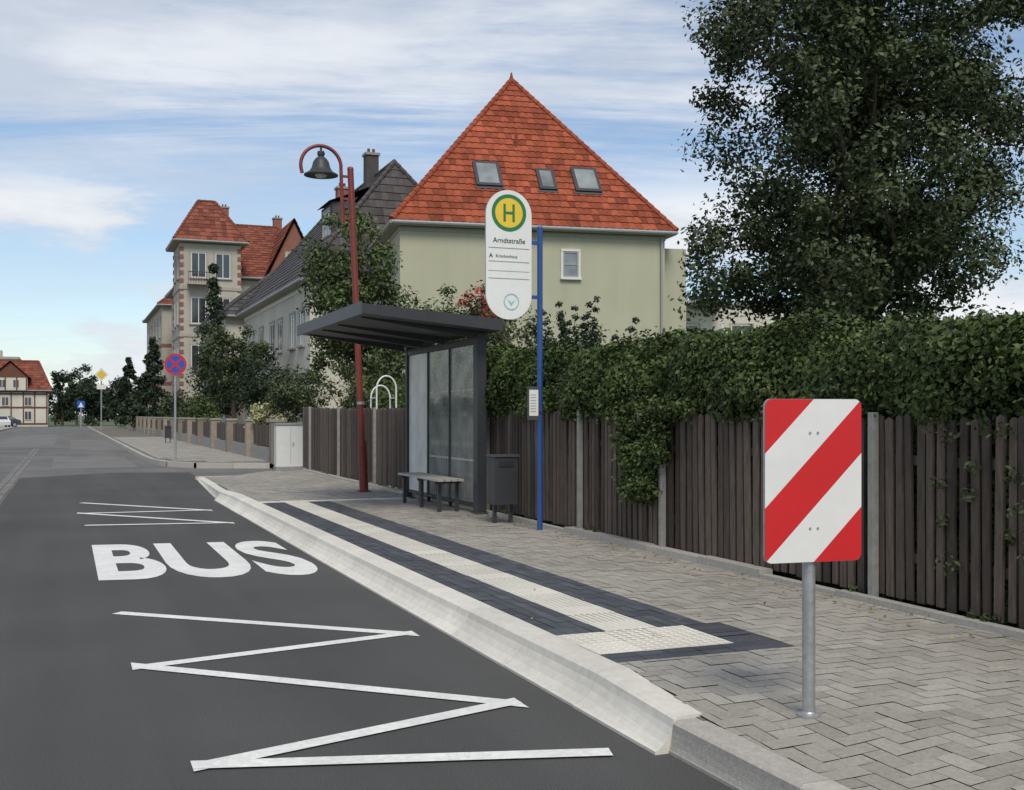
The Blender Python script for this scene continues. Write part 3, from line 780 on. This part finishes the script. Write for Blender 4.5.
# --- white long house with slate roof
root=empty('white_house',(9.57,46.9,0)); W,D=8.5,18.4
mb=MB(); mb.box(0,W,0,D,0,7.2,'plaster_white'); mb.box(-.03,W+.03,-.03,D+.03,0,.8,'trim'); mb.box(-.05,W+.05,-.05,D+.05,6.95,7.15,'frame'); mb.done('walls',root)
hip_roof(root,0,W,0,D,7.3,(W/2,2.0),(W/2,D-3.3),13.0,'slate','y',.45,course=.4,tw=.3,sub=2,amp=.015)
mb=MB()
for yv in (1.2,3.3,6.5,8.6,12,15.2):
    for z,h in ((4.6,1.5),(1.6,1.5)): window(mb,'l',yv,z,1.1,h,0,1)
for xv in (1.2,3.5,5.8): window(mb,'f',xv,4.6,1,1.5,0,1)
mb.done('windows',root)
chimney(root,W/2-.2,5.4,11,14.0,.6,'slate'); chimney(root,W/2,12.3,11,13.7,.6)
mb=MB(); mb.box(1.6,3.4,2.8,5.2,9.0,11.2,'slate'); mb.poly([(1.4,2.6,11.2),(1.4,5.4,11.2),(3.9,5.4,12.2),(3.9,2.6,12.2)],'slate'); window(mb,'l',3.3,9.8,1.4,1.1,1.6,1); mb.done('dormer',root)
root=empty('white_house',(8.8,68,0)); W,D=8.5,13
mb=MB(); mb.box(0,W,0,D,0,7.4,'plaster_white'); mb.done('walls',root)
hip_roof(root,0,W,0,D,7.5,(W/2,4),(W/2,D-4),11.2,'slate','y',.4,course=.4,tw=.3,sub=2,amp=.015)
mb=MB()
for yv in (1.3,4.5,7.8,10.7):
    for z in (4.8,1.8): window(mb,'l',yv,z,1.1,1.5,0,1)
mb.done('windows',root)
# --- tall corner villa
root=empty('corner_villa',(8.0,87.5,0))
mb=MB(); mb.box(1.0,11.4,2,19,0,12.2,'plaster_ochre'); mb.box(.97,11.43,1.97,19.03,8.3,8.5,'trim'); mb.box(.97,11.43,1.97,19.03,4.6,4.8,'trim'); mb.done('walls',root)
mb=MB(); mb.box(0,4.5,0,5.5,0,14.6,'plaster_ochre'); mb.box(-.06,4.56,-.06,5.56,11.1,11.35,'trim'); mb.box(-.06,4.56,-.06,5.56,7.5,7.7,'trim')
for x,y_ in ((-.05,-.05),(4.25,-.05),(-.05,5.25)):
    for k in range(24): mb.box(x,x+.3,y_,y_+.3,.2+k*.6,.5+k*.6,'brick_red')
mb.done('tower_walls',root)
hip_roof(root,0,4.5,0,5.5,14.8,(1.6,2.7),(2.9,2.7),18.3,'tile_old','x',.5,course=.45,tw=.4,sub=2)
hip_roof(root,1,11.4,2,19,12.4,(5.2,10),(9,10),17.8,'tile_old','x',.5,course=.45,tw=.4,sub=2)
mb=MB(); mb.poly([(6.7,1.9,12.2),(11.2,1.9,12.2),(8.95,1.9,17)],'brick_red'); 
tile_face(mb,(11.5,1.6,12.1),(11.5,9,12.1),(8.95,9,17.3),(8.95,1.6,17.3),'tile_old',course=.45,tw=.4,sub=2)
tile_face(mb,(6.4,9,12.1),(6.4,1.6,12.1),(8.95,1.6,17.3),(8.95,9,17.3),'tile_old',course=.45,tw=.4,sub=2)
window(mb,'f',8.35,12.9,1.2,1.6,1.9,1); mb.done('gable',root)
mb=MB()
for z,h in ((12,1.9),(8.5,2.0),(4.9,2.0)):
    window(mb,'f',.8,z,1.1,h,0,1); window(mb,'f',2.6,z,1.1,h,0,1); window(mb,'l',1.0,z,1.1,h,0,1); window(mb,'l',3.3,z,1.1,h,0,1)
for z in (9.2,5.6):
    for xv in (5.4,7.5,9.6): window(mb,'f',xv,z,1.1,1.9,2,1)
    for yv in (7,10.5,13.5,16.5): window(mb,'l',yv,z,1.2,1.9,1,1)
mb.done('windows',root)
mb=MB(); mb.box(.5,2.1,-.9,-.06,11.4,11.5,'trim')
for k in range(9): mb.box(.5+k*.19,.53+k*.19,-.9,-.87,11.5,12.3,'anth')
mb.box(.5,2.1,-.91,-.86,12.3,12.36,'anth'); mb.done('balcony',root)
chimney(root,4.4,9,15.5,19,.7); chimney(root,9.3,11.5,16,18.8,.7)
root=empty('brick_town_house',(8.4,110,0))
mb=MB(); mb.box(0,9,0,21,0,12,'plaster_ochre'); mb.box(-.05,9.05,-.05,21.05,8,8.3,'brick_red'); mb.box(-.05,9.05,-.05,21.05,4.4,4.7,'brick_red'); mb.done('walls',root)
hip_roof(root,0,9,0,21,12,(4.5,4),(4.5,16),16,'tile_old','y',.4,course=.5,tw=.5,sub=2)
mb=MB()
for z in (9,5.2,1.6):
    for yv in (1.5,5,9,13,17): window(mb,'l',yv,z,1.4,1.9,0,1)
    window(mb,'f',1.2,z,1.2,1.9,0,1)
mb.done('windows',root)
# --- half-timbered house at road end
root=empty('half_timbered_house',(-11.2,163.5,0)); W,D=8.9,9
mb=MB(); mb.box(0,W,0,D,0,4.6,'plaster_white'); mb.box(0,W,.02,D-.02,4.6,4.9,'timber')
for x in (0,1.4,2.8,4.3,5.8,7.2,W-.2): mb.box(x,x+.16,-.05,-.003,.3,4.6,'timber')
for z in (.3,2.5,4.3): mb.box(0,W,-.08,-.053,z,z+.18,'timber')
mb.box(2.2,6.4,-.6,.5,4.9,6.6,'plaster_white')
for x in (2.2,3.6,5.0,6.2): mb.box(x,x+.16,-.65,-.603,4.9,6.6,'timber')
mb.done('walls',root)
hip_roof(root,0,W,0,D,4.9,(1.2,4.5),(W-1.2,4.5),9,'tile_old','x',.5,course=.5,tw=.5,sub=2)
mb=MB(); mb.poly([(2.0,-.65,6.6),(6.6,-.65,6.6),(4.3,-.65,8.6)],'timber')
tile_face(mb,(6.8,-.9,6.5),(6.8,5,6.5),(4.3,5,8.8),(4.3,-.9,8.8),'tile_old',course=.5,tw=.5,sub=2); tile_face(mb,(1.8,5,6.5),(1.8,-.9,6.5),(4.3,-.9,8.8),(4.3,5,8.8),'tile_old',course=.5,tw=.5,sub=2)
mb.done('gable',root)
mb=MB()
for x in (.5,3.2,6.0): window(mb,'f',x,2.8,.9,1.2,-.06,1,None,sill=False)
for x in (.5,6.0): window(mb,'f',x,.9,.9,1.2,-.06,1,None,sill=False)
for x in (2.9,4.6): window(mb,'f',x,5.2,.8,1.1,-.61,1,None,sill=False)
mb.done('windows',root)
root=empty('apartment_building',(-25,202,0)); mb=MB(); mb.box(0,17.5,0,12,0,10.8,'plaster_white'); mb.box(-.3,17.8,-.3,12.3,10.8,11.2,'trim'); mb.box(4,6,3,5,11.2,12.4,'brick_red'); mb.box(12,15,3,6,11.2,12.4,'plaster_ochre'); mb.done('walls',root)
mb=MB()
for z in (1.5,4.5,7.9):
    for k in range(7): window(mb,'f',1+k*2.35,z,1.2,1.4,0,1)
mb.done('windows',root)
# --- pale house with balcony, behind the tree
root=empty('pale_house',(38.6,66.7,0),-R(20)); mb=MB(); mb.box(0,14,2,10,0,9.3,'plaster_white'); mb.box(-.2,14.2,1.8,10.2,9.31,9.6,'grey_t'); mb.done('walls',root)
mb=MB()
for z in (3.2,6.2):
    mb.box(0,3.4,0,1.99,z-.2,z,'frame')
    for k in range(18): mb.box(.02+k*.195,.05+k*.195,.02,.05,z,z+1.0,'frame')
    mb.box(0,3.4,0,.07,z+1.0,z+1.07,'frame')
for x in (0,3.3): mb.box(x,x+.12,.1,.22,0,9.2,'frame')
mb.box(-.1,3.5,-.1,1.99,9.2,9.3,'grey_t'); mb.done('balcony',root)
mb=MB()
for z in (6.3,3.3):
    for x in (.6,4.4,7,9.6): window(mb,'f',x,z,1.5,1.6,2,1)
mb.done('windows',root)
# ------------------------------------------------------------ trees and shrubs
g=np.random.default_rng(21)
cl=ell((13.75,16.6,7.3),(3.35,3.1,4.7),400,.55,g,.42)+ell((13.3,16.9,4.3),(3.1,2.6,1.5),100,.46,g)
tree('broadleaf_tree',(13.8,16.8,.1),cl,260,.1,'leaf',31,.24,40,3.0)
cl=ell((7.05,28.7,4.9),(1.25,1.4,2.0),90,.38,g)+ell((7.4,28.9,3.3),(1.5,1.5,1.0),40,.38,g)
tree('broadleaf_tree',(7.2,28.8,.1),cl,150,.11,'leaf_lime',32,.12,20,2.6)
cl=ell((7.1,51.9,3.9),(1.7,2.2,1.9),90,.42,g)
tree('broadleaf_tree',(7.1,51.9,.1),cl,100,.16,'leaf',33,.12,12,2.0)
cl=ell((7.4,45.4,2.6),(1.2,1.8,1.2),50,.4,g); tree('broadleaf_tree',(7.4,45.4,.1),cl,90,.15,'leaf_dark',38,.1,8,1.3)
def shrub(name,cl,per,size,m,seed):
    r=empty(name); leaves('foliage',cl,per,size,m,r,seed); mb=MB()
    C=np.array([c[:3] for c in cl]).mean(0)
    for i in range(7):
        c=cl[(i*7)%len(cl)]; mb.tube([(C[0],C[1],.05),((C[0]+c[0])/2,(C[1]+c[1])/2,c[2]*.55),(c[0],c[1],c[2])],[.03,.02,.008],'bark',5)
    mb.done('stems',r); return r
shrub('shrub',ell((9.1,26.9,3.2),(1.6,1.7,1.5),90,.35,g),140,.1,'leaf_lime',40)
shrub('shrub',ell((8.6,22.4,2.7),(1.3,1.5,1.2),60,.33,g),140,.09,'leaf',41)
r=shrub('flowering_shrub',ell((8.9,24.5,3.2),(1.1,1.2,1.2),50,.33,g),130,.09,'leaf',42)
leaves('blossoms',ell((8.7,23.7,4.0),(.75,.5,.5),26,.14,g),20,.1,'flower',r,43)
shrub('shrub',ell((7.4,24.3,2.0),(1.2,3.2,.75),70,.35,g),140,.08,'leaf_hedge',44)
shrub('shrub',ell((7.0,36.8,2.1),(1.0,2.4,.9),60,.35,g),120,.1,'leaf',45)
shrub('shrub',ell((8.5,33.3,2.3),(1.4,1.6,1.3),60,.35,g),130,.1,'leaf_lime',46)
shrub('hydrangea_shrub',ell((6.35,38.5,1.45),(.5,2.6,.6),60,.22,g),110,.1,'leaf_yel',47)
shrub('shrub',ell((6.9,63.5,1.6),(.7,5,.9),60,.4,g),90,.16,'leaf_hedge',48)
shrub('shrub',ell((7.0,80.7,1.7),(.8,6,1.2),60,.5,g),80,.2,'leaf',49)
shrub('shrub',ell((12.5,24,2.4),(1.4,2.5,1.0),60,.4,g),120,.1,'leaf_hedge',52)
shrub('shrub',ell((15.5,24,2.2),(1.8,2.5,1.0),60,.4,g),120,.1,'leaf',53)
cl=[]
for i in range(26):
    a=g.uniform(0,6.28); rr_=g.uniform(.1,1.15); hh=g.uniform(2.9,4.25-.6*rr_)
    for k in range(13):
        t=k/12; cl.append((9.35+rr_*t*math.cos(a),19.8+rr_*t*math.sin(a),1.3+(hh-1.3)*t,.2*(1-.8*t)+.035))
shrub('conifer_shrub',cl,55,.06,'leaf_dark',50)
def conifer(c,rb,h,n,seed,m='leaf_dark',size=.22,per=80,rc=.5):
    return tree('spruce_tree',(c[0],c[1],0),cone(c,rb,h,n,rc,g),per,size,m,seed,.14,8,1.0)
conifer((7.87,65.9,2),1.3,8.3,110,60,size=.18)
conifer((7.2,104.3,1),2.2,7.5,90,61,size=.28); conifer((8.5,118,1),2.4,8.5,80,62,size=.3)
conifer((6.3,127.7,.8),2.2,7,80,63,size=.3)
cl=[]
for (x,y_,z,r_,hh) in ((-.5,178,5,3.2,4.4),(3.7,174,4,3.0,3.5),(8.5,170,4.5,3.5,4),(13.8,181,5,4,4.5),(1.6,192,5.5,3,4),(21,190,5,5,5)):
    cl+=ell((x,y_,z),(r_,r_,hh),46,.8,g)
r=empty('distant_trees'); leaves('foliage',cl,80,.42,'leaf_dark',r,70)
mb=MB()
for (x,y_) in ((-.5,178),(3.7,174),(8.5,170),(13.8,181),(1.6,192)): mb.tube([(x,y_,-.03),(x,y_,5)],.22,'bark',8,r2=.1)
mb.done('trunks',r)
cl=[]
for i in range(160):
    x=-160+400*i/160; y_=270+30*g.random(); cl+=ell((x,y_,3.5),(4,4,3.5),5,2.0,g)
r=empty('tree_line'); leaves('foliage',cl,60,1.1,'leaf_dark',r,71)
# ------------------------------------------------------------ parked cars at the end
def car(x,y,rz,m):
    r=empty('parked_car',(x,y,0),rz); mb=MB()
    prof=[(-2.1,.35),(-2.15,.75),(-1.95,.92),(-1.2,1.0),(-.55,1.42),(.9,1.45),(1.6,1.02),(2.05,.9),(2.15,.6),(2.1,.35)]
    n=len(prof)
    def wdt(z): return .86 if z<1.05 else .68
    for s in (-1,1):
        mb.poly([(p[0],s*wdt(p[1]),p[1]) for p in (prof if s<0 else prof[::-1])],m)
    for i in range(n):
        a=prof[i];b=prof[(i+1)%n]; mb.poly([(a[0],-wdt(a[1]),a[1]),(a[0],wdt(a[1]),a[1]),(b[0],wdt(b[1]),b[1]),(b[0],-wdt(b[1]),b[1])],m)
    mb.done('body',r)
    mb=MB()
    for s in (-1,1): mb.poly([(-1.0,s*.80,1.04),(-.5,s*.72,1.36),(.85,s*.72,1.38),(1.35,s*.8,1.05)],'wglass')
    mb.poly([(-1.16,-.7,1.04),(-1.16,.7,1.04),(-.6,.62,1.40),(-.6,-.62,1.40)],'wglass'); mb.poly([(1.58,-.7,1.06),(1.58,.7,1.06),(.96,.62,1.43),(.96,-.62,1.43)],'wglass')
    mb.done('windows',r)
    mb=MB()
    for wx in (-1.35,1.35):
        for s in (-1,1): mb.tube([(wx,s*.70,.32),(wx,s*.89,.32)],.32,'rubber',16); mb.tube([(wx,s*.885,.32),(wx,s*.9,.32)],.19,'metal',12)
    mb.done('wheels',r)
car(-7.4,149,R(100),'carwhite'); car(-7.6,158,R(8),'cardark')
N=320
P=np.c_[5.42-np.abs(rng.normal(0,.22,N)),rng.uniform(3.2,19,N),np.full(N,.19)]
P[:40,0]=rng.uniform(2.9,5.3,40); P[:40,1]=rng.uniform(5.6,18,40)
nz=np.tile([0.,0.,1.],(N,1))+rng.normal(size=(N,3))*.25; nz/=np.linalg.norm(nz,axis=1)[:,None]
leafmesh('fallen_leaves',P,nz,.032,rng.random(N),'leaf_dry',None,rng,.6)
